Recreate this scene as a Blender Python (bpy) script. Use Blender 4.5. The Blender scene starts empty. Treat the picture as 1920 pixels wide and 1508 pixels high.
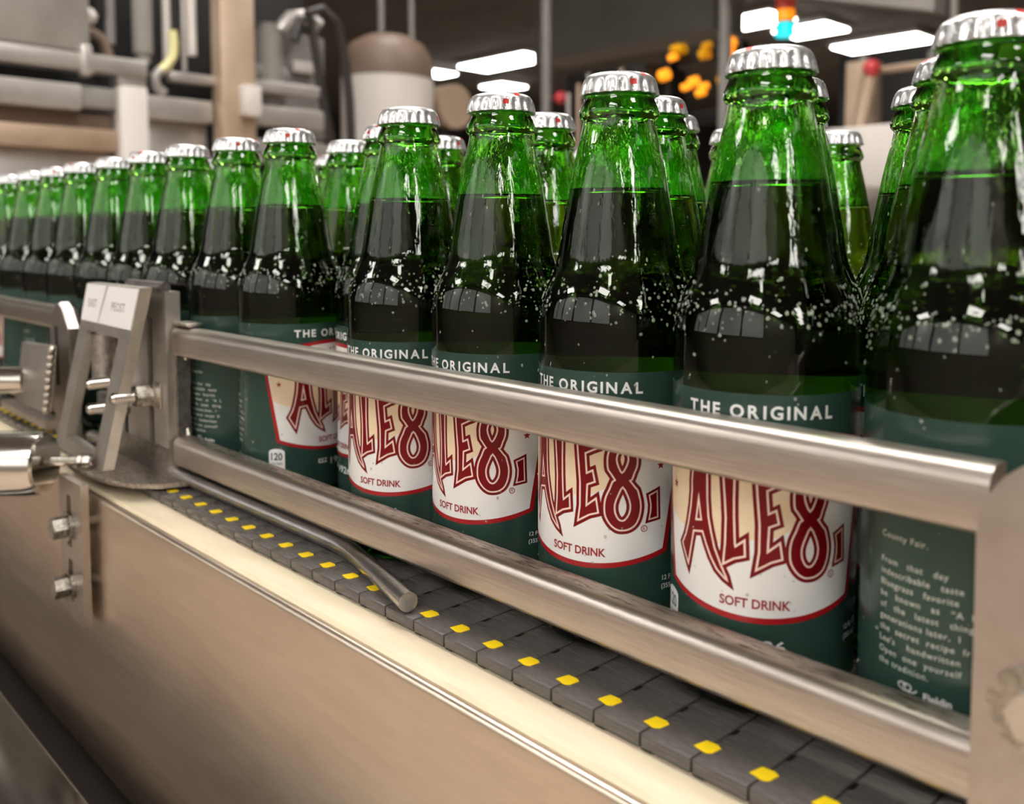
import bpy, bmesh, math, random
from mathutils import Vector, Matrix
from mathutils.geometry import tessellate_polygon

# ------------------------------------------------------------------ scene, camera, light
S = bpy.context.scene
COL = S.collection
BELT = 950.0            # height of the conveyor belt above the floor, mm; all coordinates below are mm from the belt
PI = math.pi


def W(x, y, z):
    return Vector((x / 1000.0, y / 1000.0, (z + BELT) / 1000.0))


S.view_settings.view_transform = 'Standard'
S.view_settings.look = 'None'
S.view_settings.gamma = 1.0
S.view_settings.exposure = 0.25
S.view_settings.use_curve_mapping = False
S.cycles.use_denoising = True
S.cycles.max_bounces = 20
S.cycles.transmission_bounces = 20
S.cycles.glossy_bounces = 8
S.cycles.diffuse_bounces = 3
S.cycles.transparent_max_bounces = 8
S.cycles.sample_clamp_indirect = 8.0
S.cycles.caustics_reflective = True
S.cycles.caustics_refractive = True
S.cycles.blur_glossy = 0.5

cd = bpy.data.cameras.new('camera')
cam = bpy.data.objects.new('camera', cd)
COL.objects.link(cam)
cd.sensor_width = 36.0
cd.sensor_fit = 'HORIZONTAL'
cd.lens = 1732.5 / 1920 * 36
cd.shift_x = -0.01426
cd.shift_y = -0.0976
cd.clip_start = 0.01
cd.clip_end = 100
yaw, pitch, roll = 0.808076, 0.069946, -0.00132
fwd = Vector((-math.sin(yaw) * math.cos(pitch), math.cos(yaw) * math.cos(pitch), -math.sin(pitch)))
rt = Vector((math.cos(yaw), math.sin(yaw), 0))
dn = fwd.cross(rt)
r2 = rt * math.cos(roll) + dn * math.sin(roll)
d2 = -rt * math.sin(roll) + dn * math.cos(roll)
m = Matrix((r2, -d2, -fwd)).transposed().to_4x4()
m.translation = W(0, 0, 150)
cam.matrix_world = m
cd.dof.use_dof = True
cd.dof.focus_distance = 0.37
cd.dof.aperture_fstop = 10.5
S.camera = cam

wd = bpy.data.worlds.new('world')
S.world = wd
wd.use_nodes = True
wd.node_tree.nodes['Background'].inputs[0].default_value = (0.6, 0.62, 0.65, 1)
wd.node_tree.nodes['Background'].inputs[1].default_value = 0.05

# ceiling lights (x, y of centre, mm); the lamps themselves are built further down at these places
LAMP_POWER = 16.0
LIGHTS = [             # x, y, relative length, label
    (-9000, 8200, 1.05, 'long bright ceiling light, alone above the middle of the bottle row'),
    (-5450, 8520, .52, 'bright ceiling light left of the red and orange signal tower'),
    (-5300, 9360, .52, 'bright ceiling light just right of the signal tower'),
    (-5070, 10600, .85, 'long ceiling light between the signal tower and the tallest cap'),
    (-5080, 11850, .6, 'lowest ceiling light of the right-hand cluster, half behind a bottle cap'),
    (-10260, 8030, .3, 'small distant ceiling light left of the long bright one'),
    (-10450, 9500, .4, 'small distant ceiling light just above a bottle cap'),
    (-400, 520, 1, None), (-1900, 700, 1, None), (1100, 520, 1, None), (-3000, 2300, .6, None), (-1400, 3000, .7, None),
    (4300, -900, 1, None), (5250, -1100, 1, None), (6300, -1400, 1, None), (7600, -1650, 1, None), 
    (420, -1750, .8, None), (660, -2700, .8, None), (-3400, -3000, 1, None), (3200, -3000, 1, None),  # unseen lamps behind the camera; last pair added to brighten the floor
]

# ------------------------------------------------------------------ helpers


class MB:
    def __init__(self):
        self.bm = bmesh.new()
        self.mi = 0

    def v(self, p):
        return self.bm.verts.new(p)

    def face(self, vs):
        try:
            f = self.bm.faces.new(vs)
            f.material_index = self.mi
            return f
        except ValueError:
            return None

    def box(self, x0, x1, y0, y1, z0, z1, bevel=0.0, seg=2):
        vs = [self.v((x, y, z)) for x in (x0, x1) for y in (y0, y1) for z in (z0, z1)]
        idx = [(0, 1, 3, 2), (4, 6, 7, 5), (0, 4, 5, 1), (2, 3, 7, 6), (0, 2, 6, 4), (1, 5, 7, 3)]
        fs = [self.face([vs[i] for i in q]) for q in idx]
        if bevel > 0:
            es = list({e for f in fs for e in f.edges})
            r = bmesh.ops.bevel(self.bm, geom=es, offset=bevel, segments=seg, affect='EDGES', profile=0.5)
            for f in r['faces']:
                f.material_index = self.mi
        return fs

    def hexa(self, pts, bevel=0.0):
        """8 points: front quad (4, ccw) then back quad in the same order"""
        vs = [self.v(p) for p in pts]
        fs = [self.face([vs[i] for i in q]) for q in
              [(0, 1, 2, 3), (7, 6, 5, 4), (0, 4, 5, 1), (1, 5, 6, 2), (2, 6, 7, 3), (3, 7, 4, 0)]]
        if bevel:
            es = list({e for f in fs for e in f.edges})
            bmesh.ops.bevel(self.bm, geom=es, offset=bevel, segments=2, affect='EDGES')

    def tube(self, pts, r, n=16, caps=True):
        pts = [Vector(p) for p in pts]
        rs = r if isinstance(r, (list, tuple)) else [r] * len(pts)
        rings = []
        u = None
        for i, p in enumerate(pts):
            d = (pts[min(i + 1, len(pts) - 1)] - pts[max(i - 1, 0)]).normalized()
            if u is None:
                u = d.cross(Vector((0, 0, 1)))
                if u.length < .05:
                    u = d.cross(Vector((1, 0, 0)))
            u = (u - d * u.dot(d)).normalized()
            w = d.cross(u)
            rings.append([self.v(p + (u * math.cos(2 * PI * k / n) + w * math.sin(2 * PI * k / n)) * rs[i]) for k in range(n)])
        for a, b in zip(rings, rings[1:]):
            for k in range(n):
                self.face([a[k], a[(k + 1) % n], b[(k + 1) % n], b[k]])
        if caps:
            self.face(rings[0][::-1])
            self.face(rings[-1])

    def lathe(self, prof, n=48, c=(0, 0, 0)):
        rings = []
        for r, z in prof:
            if r < 1e-6:
                rings.append([self.v((c[0], c[1], c[2] + z))])
            else:
                rings.append([self.v((c[0] + r * math.cos(2 * PI * k / n), c[1] + r * math.sin(2 * PI * k / n), c[2] + z)) for k in range(n)])
        for a, b in zip(rings, rings[1:]):
            for k in range(n):
                k2 = (k + 1) % n
                if len(a) == 1 and len(b) == 1:
                    continue
                if len(a) == 1:
                    self.face([a[0], b[k2], b[k]])
                elif len(b) == 1:
                    self.face([a[k], a[k2], b[0]])
                else:
                    self.face([a[k], a[k2], b[k2], b[k]])

    def prism(self, poly, axis, a0, a1, bevel=0.0):
        """polygon in the plane across axis ('x': (y,z), 'y': (x,z), 'z': (x,y)), extruded a0..a1"""
        def P(p, a):
            return {'x': (a, p[0], p[1]), 'y': (p[0], a, p[1]), 'z': (p[0], p[1], a)}[axis]
        A = [self.v(P(p, a0)) for p in poly]
        B = [self.v(P(p, a1)) for p in poly]
        n = len(poly)
        fs = [self.face(A[::-1]), self.face(B)]
        for i in range(n):
            fs.append(self.face([A[i], A[(i + 1) % n], B[(i + 1) % n], B[i]]))
        if bevel:
            es = [e for f in fs[:2] for e in f.edges]
            bmesh.ops.bevel(self.bm, geom=es, offset=bevel, segments=2, affect='EDGES')

    def build(self, name, mats, parent=None, smooth=True, angle=35, recalc=True, world=False):
        if recalc:
            bmesh.ops.recalc_face_normals(self.bm, faces=self.bm.faces[:])
        me = bpy.data.meshes.new(name)
        s = 0.001
        off = BELT if world else 0.0
        for vv in self.bm.verts:
            vv.co = Vector((vv.co.x * s, vv.co.y * s, (vv.co.z + off) * s))
        self.bm.to_mesh(me)
        self.bm.free()
        if not isinstance(mats, (list, tuple)):
            mats = [mats]
        for mm in mats:
            me.materials.append(mm)
        if smooth:
            me.polygons.foreach_set('use_smooth', [True] * len(me.polygons))
            me.set_sharp_from_angle(angle=math.radians(angle))
        o = bpy.data.objects.new(name, me)
        COL.objects.link(o)
        if parent is not None:
            o.parent = parent
        return o


def recentre(o):
    """put the object's origin at the middle of its base"""
    me = o.data
    xs = [v.co for v in me.vertices]
    c = Vector(((min(v.x for v in xs) + max(v.x for v in xs)) / 2, (min(v.y for v in xs) + max(v.y for v in xs)) / 2, min(v.z for v in xs)))
    me.transform(Matrix.Translation(-c))
    o.location = c
    return o


def tag(o, label, cat, group=None, kind=None):
    o['label'] = label
    o['category'] = cat
    if group:
        o['group'] = group
    if kind:
        o['kind'] = kind
    return o


def empty(name, loc, label, cat, group=None, rz=0.0):
    o = bpy.data.objects.new(name, None)
    o.empty_display_size = 0.02
    COL.objects.link(o)
    o.location = W(*loc)
    o.rotation_euler = (0, 0, rz)
    tag(o, label, cat, group)
    return o


def single(mb, name, mats, label, cat, group=None, **k):
    return tag(recentre(mb.build(name, mats, None, world=True, **k)), label, cat, group)


def struct(mb, name, mat, **k):
    o = mb.build(name, mat, None, world=True, **k)
    o['kind'] = 'structure'
    return o


# ------------------------------------------------------------------ materials


def new_mat(name):
    mt = bpy.data.materials.new(name)
    mt.use_nodes = True
    nt = mt.node_tree
    return mt, nt, nt.nodes['Principled BSDF']


def L3(c):
    """sRGB 0-255 to linear"""
    return tuple(((v / 255) / 12.92 if v / 255 <= .04045 else ((v / 255 + .055) / 1.055) ** 2.4) for v in c) + (1,)


def plain(name, col, rough=.5, metal=0.0, emit=None, strength=1.0, spec=.5):
    mt, nt, b = new_mat(name)
    b.inputs['Base Color'].default_value = L3(col)
    b.inputs['Roughness'].default_value = rough
    b.inputs['Metallic'].default_value = metal
    b.inputs['Specular IOR Level'].default_value = spec
    if emit:
        b.inputs['Emission Color'].default_value = L3(emit)
        b.inputs['Emission Strength'].default_value = strength
    return mt


def noisy(name, c1, c2, rough=(.3, .5), metal=0.0, scale=(1, 1, 1), nscale=30.0, detail=6, bump=0.0, ramp=(.35, .65)):
    mt, nt, b = new_mat(name)
    N = nt.nodes
    tc = N.new('ShaderNodeTexCoord')
    mp = N.new('ShaderNodeMapping')
    mp.inputs['Scale'].default_value = scale
    nz = N.new('ShaderNodeTexNoise')
    nz.inputs['Scale'].default_value = nscale
    nz.inputs['Detail'].default_value = detail
    nz.inputs['Roughness'].default_value = .65
    cr = N.new('ShaderNodeValToRGB')
    cr.color_ramp.elements[0].position = ramp[0]
    cr.color_ramp.elements[1].position = ramp[1]
    cr.color_ramp.elements[0].color = L3(c1)
    cr.color_ramp.elements[1].color = L3(c2)
    mr = N.new('ShaderNodeMapRange')
    mr.inputs['To Min'].default_value = rough[0]
    mr.inputs['To Max'].default_value = rough[1]
    K = nt.links.new
    K(tc.outputs['Object'], mp.inputs['Vector'])
    K(mp.outputs['Vector'], nz.inputs['Vector'])
    K(nz.outputs['Fac'], cr.inputs['Fac'])
    K(cr.outputs['Color'], b.inputs['Base Color'])
    K(nz.outputs['Fac'], mr.inputs['Value'])
    K(mr.outputs['Result'], b.inputs['Roughness'])
    b.inputs['Metallic'].default_value = metal
    if bump:
        bp = N.new('ShaderNodeBump')
        bp.inputs['Strength'].default_value = bump
        bp.inputs['Distance'].default_value = .0005
        K(nz.outputs['Fac'], bp.inputs['Height'])
        K(bp.outputs['Normal'], b.inputs['Normal'])
    return mt


M = {}
M['rail'] = noisy('brushed_rail_steel', (188, 178, 169), (208, 199, 190), (.30, .40), 1.0, (1.5, 40, 40), 30, bump=.03)
M['worn'] = noisy('worn_steel', (92, 80, 66), (196, 187, 175), (.26, .5), 1.0, (3, 25, 25), 50, 8, bump=.2, ramp=(.36, .52))
M['plate'] = noisy('plate_steel', (188, 179, 171), (198, 190, 182), (.32, .40), 1.0, (6, 6, 6), 20, bump=.01)
M['panel'] = noisy('panel_steel', (224, 208, 190), (236, 220, 202), (.28, .40), 1.0, (1.2, 8, 8), 12, bump=.03)
M['cast'] = noisy('cast_steel', (150, 144, 138), (190, 184, 178), (.28, .45), 1.0, (10, 10, 10), 30, bump=.1)
M['tube'] = noisy('tube_steel', (110, 110, 106), (140, 138, 134), (.14, .24), 1.0, (1, 6, 6), 4)
M['alu'] = noisy('cast_aluminium', (172, 166, 158), (188, 182, 174), (.34, .42), .75, (4, 4, 4), 20)
M['bright'] = plain('bright_steel', (214, 210, 204), .16, 1.0)
M['zinc'] = noisy('zinc_bolt', (150, 144, 136), (200, 196, 186), (.2, .35), 1.0, (1, 1, 1), 300)
M['rodsteel'] = noisy('rod_steel', (176, 174, 172), (204, 202, 200), (.24, .36), 1.0, (4, 60, 60), 20, bump=.03)
M['ivory'] = noisy('ivory_plastic', (200, 187, 160), (212, 199, 173), (.35, .5), 0, (2, 10, 10), 12)
M['chain'] = noisy('chain_plastic', (84, 80, 77), (94, 90, 87), (.2, .34), 0, (3, 60, 60), 30, bump=.02)
M['chaindark'] = plain('chain_dark', (30, 28, 26), .4)
M['yellow'] = plain('yellow_insert', (255, 222, 20), .45)
M['tape'] = plain('white_tape', (242, 242, 242), .6)
M['ink'] = plain('grey_ink', (150, 150, 150), .7)
M['dark'] = plain('dark_gap', (16, 15, 14), .7)
M['black'] = plain('black_rubber', (22, 21, 21), .45)

# clear dielectrics: tinted refraction, untinted surface reflection


def dielectric(name, col, ior, bump=0.0, scale=(260, 260, 45), dist=.0006, bscale2=None):
    mt = bpy.data.materials.new(name)
    mt.use_nodes = True
    nt = mt.node_tree
    N, K = nt.nodes, nt.links.new
    N.remove(N['Principled BSDF'])
    rf = N.new('ShaderNodeBsdfRefraction')
    rf.inputs['Color'].default_value = col + (1,)
    rf.inputs['Roughness'].default_value = 0.0
    rf.inputs['IOR'].default_value = ior
    gl = N.new('ShaderNodeBsdfGlossy')
    gl.inputs['Color'].default_value = (1, 1, 1, 1)
    gl.inputs['Roughness'].default_value = 0.0
    fr = N.new('ShaderNodeFresnel')
    fr.inputs['IOR'].default_value = ior
    mx = N.new('ShaderNodeMixShader')
    K(fr.outputs[0], mx.inputs[0])
    K(rf.outputs[0], mx.inputs[1])
    K(gl.outputs[0], mx.inputs[2])
    K(mx.outputs[0], N['Material Output'].inputs['Surface'])
    if bump:
        tc = N.new('ShaderNodeTexCoord')
        mp = N.new('ShaderNodeMapping')
        mp.inputs['Scale'].default_value = scale
        nz = N.new('ShaderNodeTexNoise')
        nz.inputs['Scale'].default_value = 1.0
        nz.inputs['Detail'].default_value = 3
        bp = N.new('ShaderNodeBump')
        bp.inputs['Strength'].default_value = bump
        bp.inputs['Distance'].default_value = dist
        K(tc.outputs['Object'], mp.inputs['Vector'])
        K(mp.outputs['Vector'], nz.inputs['Vector'])
        K(nz.outputs['Fac'], bp.inputs['Height'])
        for q in (rf, gl, fr):
            K(bp.outputs['Normal'], q.inputs['Normal'])
    return mt


M['glass_wet'] = dielectric('green_glass_wet', (.57, .90, .34), 1.5, .30, (420, 420, 40))
M['glass_ripple'] = dielectric('green_glass_rippled', (.57, .90, .34), 1.5, .8, (420, 420, 55))
M['glass'] = dielectric('green_glass', (.57, .90, .34), 1.5, .10, (120, 120, 60))
M['soda'] = dielectric('soda', (.52, .50, .22), .90)
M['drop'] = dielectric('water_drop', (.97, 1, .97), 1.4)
_nt = M['drop'].node_tree                      # beads of water: white diffuse mixed in to stand for glints
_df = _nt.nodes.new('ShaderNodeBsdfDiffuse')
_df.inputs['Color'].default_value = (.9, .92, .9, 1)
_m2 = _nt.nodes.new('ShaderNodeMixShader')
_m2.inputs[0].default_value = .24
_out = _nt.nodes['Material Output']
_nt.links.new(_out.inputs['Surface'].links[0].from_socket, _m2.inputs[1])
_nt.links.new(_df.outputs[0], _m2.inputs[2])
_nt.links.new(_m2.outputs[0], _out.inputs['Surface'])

M['cap'] = noisy('cap_tin', (216, 217, 218), (228, 229, 230), (.24, .32), .8, (1, 1, 1), 200)
M['cap_red'] = plain('cap_red_print', (190, 52, 44), .35)
M['lab_green'] = noisy('label_green', (44, 68, 60), (48, 73, 64), (.18, .24), 0, (1, 1, 1), 40)
M['lab_white'] = plain('label_white', (232, 232, 230), .28)
M['lab_cream'] = plain('label_cream', (232, 212, 180), .28)
M['lab_pink'] = plain('label_outline', (240, 214, 200), .28)
M['lab_red'] = plain('label_red', (168, 22, 30), .28)
M['lab_dred'] = plain('label_dark_red', (114, 0, 12), .28, spec=.3)
M['lab_text'] = plain('label_text_white', (236, 238, 236), .35)
M['lab_rtext'] = plain('label_text_red', (150, 30, 40), .35)
M['lab_grey'] = plain('label_text_grey', (196, 200, 190), .4)
M['lab_black'] = plain('label_text_black', (40, 42, 40), .4)

# ------------------------------------------------------------------ the room
M['floor'] = noisy('floor_tile', (192, 172, 152), (206, 186, 166), (.3, .5), 0, (1, 1, 1), 3)
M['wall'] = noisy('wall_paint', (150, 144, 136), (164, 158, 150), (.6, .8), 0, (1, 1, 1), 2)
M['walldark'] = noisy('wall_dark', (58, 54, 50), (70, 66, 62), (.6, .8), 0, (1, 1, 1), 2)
M['ceil'] = noisy('ceiling_paint', (92, 86, 80), (108, 102, 96), (.7, .9), 0, (1, 1, 1), 2)
X0, X1, Y0, Y1, H = -16000, 9000, -3600, 17000, 2480
mb = MB(); mb.box(X0, X1, Y0, Y1, -BELT - 100, -BELT); struct(mb, 'floor', M['floor'])
mb = MB(); mb.box(X0, X1, Y0, Y1, H, H + 100); struct(mb, 'ceiling', M['ceil'])
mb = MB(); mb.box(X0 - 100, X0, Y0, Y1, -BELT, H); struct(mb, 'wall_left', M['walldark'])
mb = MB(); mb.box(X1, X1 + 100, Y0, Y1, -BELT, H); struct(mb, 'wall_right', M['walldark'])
mb = MB(); mb.box(X0, X1, Y0 - 100, Y0, -BELT, H); struct(mb, 'wall_front', M['wall'])
mb = MB(); mb.box(X0, X1, Y1, Y1 + 100, -BELT, H); struct(mb, 'wall_back', M['walldark'])

# glowing panes added behind the camera as fill light, framed like windows
M['fill_glow'] = plain('fill_pane_glow', (235, 235, 235), .5, 0, (244, 242, 240), 0.80)
M['fillframe'] = plain('fill_window_frame', (120, 118, 114), .5)
for k, wx in enumerate((-7400, -5300, -3200, -1100, 1000)):
    mb = MB()
    mb.box(wx - 960, wx + 960, Y0 + 2, Y0 + 12, 320, 2200)
    w_ = struct(mb, 'fill_window_%d' % (k + 1), M['fill_glow'])
    mb = MB()
    for a, b_, c_, d_ in ((-1020, -960, 260, 2260), (960, 1020, 260, 2260), (-960, 960, 2200, 2260), (-960, 960, 260, 320)):
        mb.box(wx + a, wx + b_, Y0 + 1, Y0 + 60, c_, d_)
    fr_ = mb.build('fill_window_frame', M['fillframe'], w_, world=True)

# ceiling lights
M['diffuser'] = plain('light_diffuser', (255, 255, 255), .5, 0, (255, 250, 244), LAMP_POWER)
M['fixture'] = plain('light_frame', (200, 200, 198), .4)
fm = dm = None
for i, (lx, ly, ls, lab) in enumerate(LIGHTS):
    e = empty('ceiling_light', (lx, ly, 2400), lab or 'unseen ceiling light fixture outside the picture, lighting the scene', 'ceiling light', 'ceiling lights')
    e.scale = (ls, 1, 1)
    if fm is None:
        a = MB(); a.box(-640, 640, -300, 300, 20, 78, 6)
        fo = a.build('light_frame', M['fixture'], e); fm = fo.data
        a = MB(); a.box(-600, 600, -260, 260, 0, 19, 6)
        do = a.build('diffuser', M['diffuser'], e); dm = do.data
    else:
        for nm, me in (('light_frame', fm), ('diffuser', dm)):
            o = bpy.data.objects.new(nm, me); COL.objects.link(o); o.parent = e

# ------------------------------------------------------------------ the bottle
OUT = [(0, 3.6), (12, 3.4), (20, 2.2), (24, .5), (26.3, 0), (28.4, .7), (29.7, 2.6), (30.3, 5.5), (30.4, 8), (30.3, 9.6), (30.3, 60), (30.3, 101.8), (30.4, 103.2), (30.4, 117),
       (30.3, 120), (29.9, 123), (29.2, 126.2), (28.1, 129.8), (26.7, 133.3), (25.1, 136.8), (23.7, 140.4), (22.8, 144), (22.2, 148),
       (21.5, 153), (20.3, 160), (18.9, 168), (17.4, 176), (15.7, 184), (14.5, 189), (13.8, 192.4), (13.65, 193.8), (14.4, 194.5),
       (15.1, 195.4), (15.3, 196.5), (15.1, 197.6), (14.6, 199), (14.0, 200.3), (13.4, 201.4), (13.15, 203), (13.15, 207), (12.4, 208.4), (0, 208.5)]
INN = [(0, 167.0), (12, 167.0), (15.0, 167.25), (16.1, 168.0), (16.0, 168.8), (14.6, 176), (12.9, 184), (11.7, 189), (10.9, 193), (10.4, 200), (10.2, 206), (9.0, 207.4), (0, 207.6)]
LIQ = [(0, 6.0), (20, 6.0), (26, 7.2), (27.8, 10), (27.9, 60), (27.9, 117), (27.3, 121.5), (26.2, 126), (24.4, 131), (22.2, 136), (20.6, 141), (19.6, 147),
       (18.8, 153), (17.6, 160), (16.4, 166.2), (15.6, 166.6), (0, 166.6)]


def fine(prof, step=2.2):
    """Catmull-Rom refinement of a lathe profile"""
    out = []
    n = len(prof)
    for i in range(n - 1):
        p0, p1, p2, p3 = prof[max(i - 1, 0)], prof[i], prof[i + 1], prof[min(i + 2, n - 1)]
        d = math.dist(p1, p2)
        k = max(1, min(4, int(d / step))) if d < 15 else 4
        for j in range(k):
            t = j / k
            if d >= 12 or abs(p1[0] - p2[0]) < 1e-6:
                q = (p1[0] + (p2[0] - p1[0]) * t, p1[1] + (p2[1] - p1[1]) * t)
            else:
                q = tuple(.5 * ((2 * p1[a]) + (-p0[a] + p2[a]) * t + (2 * p0[a] - 5 * p1[a] + 4 * p2[a] - p3[a]) * t * t + (-p0[a] + 3 * p1[a] - 3 * p2[a] + p3[a]) * t ** 3) for a in (0, 1))
            out.append((max(q[0], 0), q[1]))
    out.append(prof[-1])
    return out


def glass_mesh():
    mb = MB()
    n = 96
    mb.lathe(fine(OUT), n)
    outer = mb.bm.faces[:]
    bmesh.ops.recalc_face_normals(mb.bm, faces=outer)
    mb.lathe(fine(INN), n)
    inner = [f for f in mb.bm.faces if f not in set(outer)]
    bmesh.ops.recalc_face_normals(mb.bm, faces=inner)
    bmesh.ops.reverse_faces(mb.bm, faces=inner)
    isin = set(inner)
    for f in mb.bm.faces:
        c = f.calc_center_median()
        f.material_index = (1 if f in isin and 168.2 < c.z < 193 else 2 if f not in isin and 138 < c.z < 193 else 0)
    o = mb.build('glass_body', [M['glass'], M['glass_ripple'], M['glass_wet']], None, angle=50, recalc=False)
    return o


def cap_mesh():
    mb = MB()
    NF, PER = 21, 10
    n = NF * PER
    rows = [(0, 211.7, 0), (6, 211.6, 0), (10, 211.2, 0), (11.6, 210.8, 0), (12.6, 210.2, 0), (13.25, 209.4, 0), (13.7, 208.6, .05), (14.05, 207.8, .6), (14.35, 206.8, 1.0), (14.6, 205.8, 1.1),
            (14.85, 204.9, 1.1), (15.0, 204.1, 1.0), (15.2, 203.5, .75), (15.0, 203.15, .55), (14.3, 203.3, .3), (13.5, 204.0, 0), (13.3, 207.5, 0)]
    rings = []
    for r, z, a in rows:
        if r == 0:
            rings.append([mb.v((0, 0, z))])
            continue
        ring = []
        for k in range(n):
            t = 2 * PI * k / n
            ph = abs(math.cos(NF * t / 2))          # 1 on a rib, 0 in the pit
            rib = ph ** 1.6
            rr = r - a * (1 - rib) * 1.0
            ring.append(mb.v((rr * math.cos(t), rr * math.sin(t), z)))
        rings.append(ring)
    red_arcs = [(1.35, 1.55), (4.95, 5.15)]
    red_pits = {3: 1, 13: 1}
    for i, (a, b) in enumerate(zip(rings, rings[1:])):
        for k in range(n):
            k2 = (k + 1) % n
            t = 2 * PI * (k + .5) / n
            mb.mi = 0
            if i in (2, 3, 4) and any(lo < t < hi for lo, hi in red_arcs):
                mb.mi = 1
            if i in (7, 8, 9) and ((k + PER // 2) // PER) % NF in red_pits and 2 <= (k + PER // 2) % PER <= 8 and False:
                mb.mi = 1
            pit = int(k // PER)
            if i in (7, 8) and pit in red_pits and 2 <= k % PER <= 7:
                mb.mi = 1
            if len(a) == 1:
                mb.face([a[0], b[k], b[k2]])
            else:
                mb.face([a[k], b[k], b[k2], a[k2]])
    return mb.build('crown_cap', [M['cap'], M['cap_red']], None, angle=40)


# ---- label artwork: polygons in (u, z) mm on the unrolled label, u along the circumference
LR = 30.42
MATS = ['lab_green', 'lab_white', 'lab_cream', 'lab_pink', 'lab_red', 'lab_dred', 'lab_text', 'lab_rtext', 'lab_grey', 'lab_black']
LABM = [M[k] for k in MATS]
ART = bmesh.new()


def art_poly(polys, mat, layer):
    """polys: outline + holes"""
    tri = tessellate_polygon([[Vector((u, z, 0)) for u, z in p] for p in polys])
    flat = [q for p in polys for q in p]
    vs = [ART.verts.new((u, layer, z)) for u, z in flat]
    for t in tri:
        try:
            f = ART.faces.new([vs[i] for i in t])
            f.material_index = MATS.index(mat)
        except ValueError:
            pass


def smooth_poly(p, k=4):
    n = len(p)
    out = []
    for i in range(n):
        p0, p1, p2, p3 = p[i - 1], p[i], p[(i + 1) % n], p[(i + 2) % n]
        for j in range(k):
            t = j / k
            out.append(tuple(.5 * ((2 * p1[a]) + (-p0[a] + p2[a]) * t + (2 * p0[a] - 5 * p1[a] + 4 * p2[a] - p3[a]) * t * t + (-p0[a] + 3 * p1[a] - 3 * p2[a] + p3[a]) * t ** 3) for a in (0, 1)))
    return out


def stroke(p, w, mat, layer):
    """closed outline drawn as a band of half-width w with mitred corners"""
    n = len(p)
    for i in range(n):
        a, b, c = Vector(p[i - 1]), Vector(p[i]), Vector(p[(i + 1) % n])
        d1, d2_ = (b - a), (c - b)
        if d1.length < 1e-4 or d2_.length < 1e-4:
            continue
        d1.normalize(); d2_.normalize()
        n1, n2 = Vector((-d1.y, d1.x)), Vector((-d2_.y, d2_.x))
        q = [b + n2 * w, b - n2 * w, c - n2 * w, c + n2 * w]
        art_poly([[tuple(v) for v in q]], mat, layer)
        for s in (1, -1):
            m1, m2 = n1 * s, n2 * s
            if m1.dot(d2_) < -1e-4:                       # outside of the turn
                mid = m1 + m2
                if mid.length > 1e-3:
                    k = 2.0 / mid.length
                    k = min(k, 2.6)
                    mid = mid.normalized() * w * k
                    art_poly([[tuple(b), tuple(b + m1 * w), tuple(b + mid), tuple(b + m2 * w)]], mat, layer)


def text_polys(txt, size, bold=0.0, space=1.0):
    cu = bpy.data.curves.new('t', 'FONT')
    cu.body = txt
    cu.size = size
    cu.offset = bold
    cu.space_character = space
    cu.resolution_u = 3
    o = bpy.data.objects.new('t', cu)
    COL.objects.link(o)
    dg = bpy.context.evaluated_depsgraph_get()
    dg.update()
    me = o.evaluated_get(dg).to_mesh()
    vs = [v.co.copy() for v in me.vertices]
    fs = [tuple(p.vertices) for p in me.polygons]
    o.evaluated_get(dg).to_mesh_clear()
    bpy.data.objects.remove(o)
    bpy.data.curves.remove(cu)
    return vs, fs


def art_text(txt, u, z, h, mat, layer=7, width=None, align='c', bold=0.0, space=1.0):
    vs, fs = text_polys(txt, 10.0, bold, space)
    if not vs:
        return
    x0, x1 = min(v.x for v in vs), max(v.x for v in vs)
    caps = 7.0                                              # cap height of the built-in face at size 10
    sy = h / caps
    sx = sy if width is None else width / (x1 - x0)
    off = {'c': -(x0 + x1) / 2, 'l': -x0, 'r': -x1}[align]
    vv = [ART.verts.new((u + (v.x + off) * sx, layer, z + (v.y - caps / 2) * sy)) for v in vs]
    for f in fs:
        try:
            nf = ART.faces.new([vv[i] for i in f])
            nf.material_index = MATS.index(mat)
        except ValueError:
            pass


def star(u, z, r, mat, layer=7):
    art_poly([[(u + (r if k % 2 == 0 else r * .42) * math.sin(k * PI / 5), z + (r if k % 2 == 0 else r * .42) * math.cos(k * PI / 5)) for k in range(10)]], mat, layer)


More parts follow.
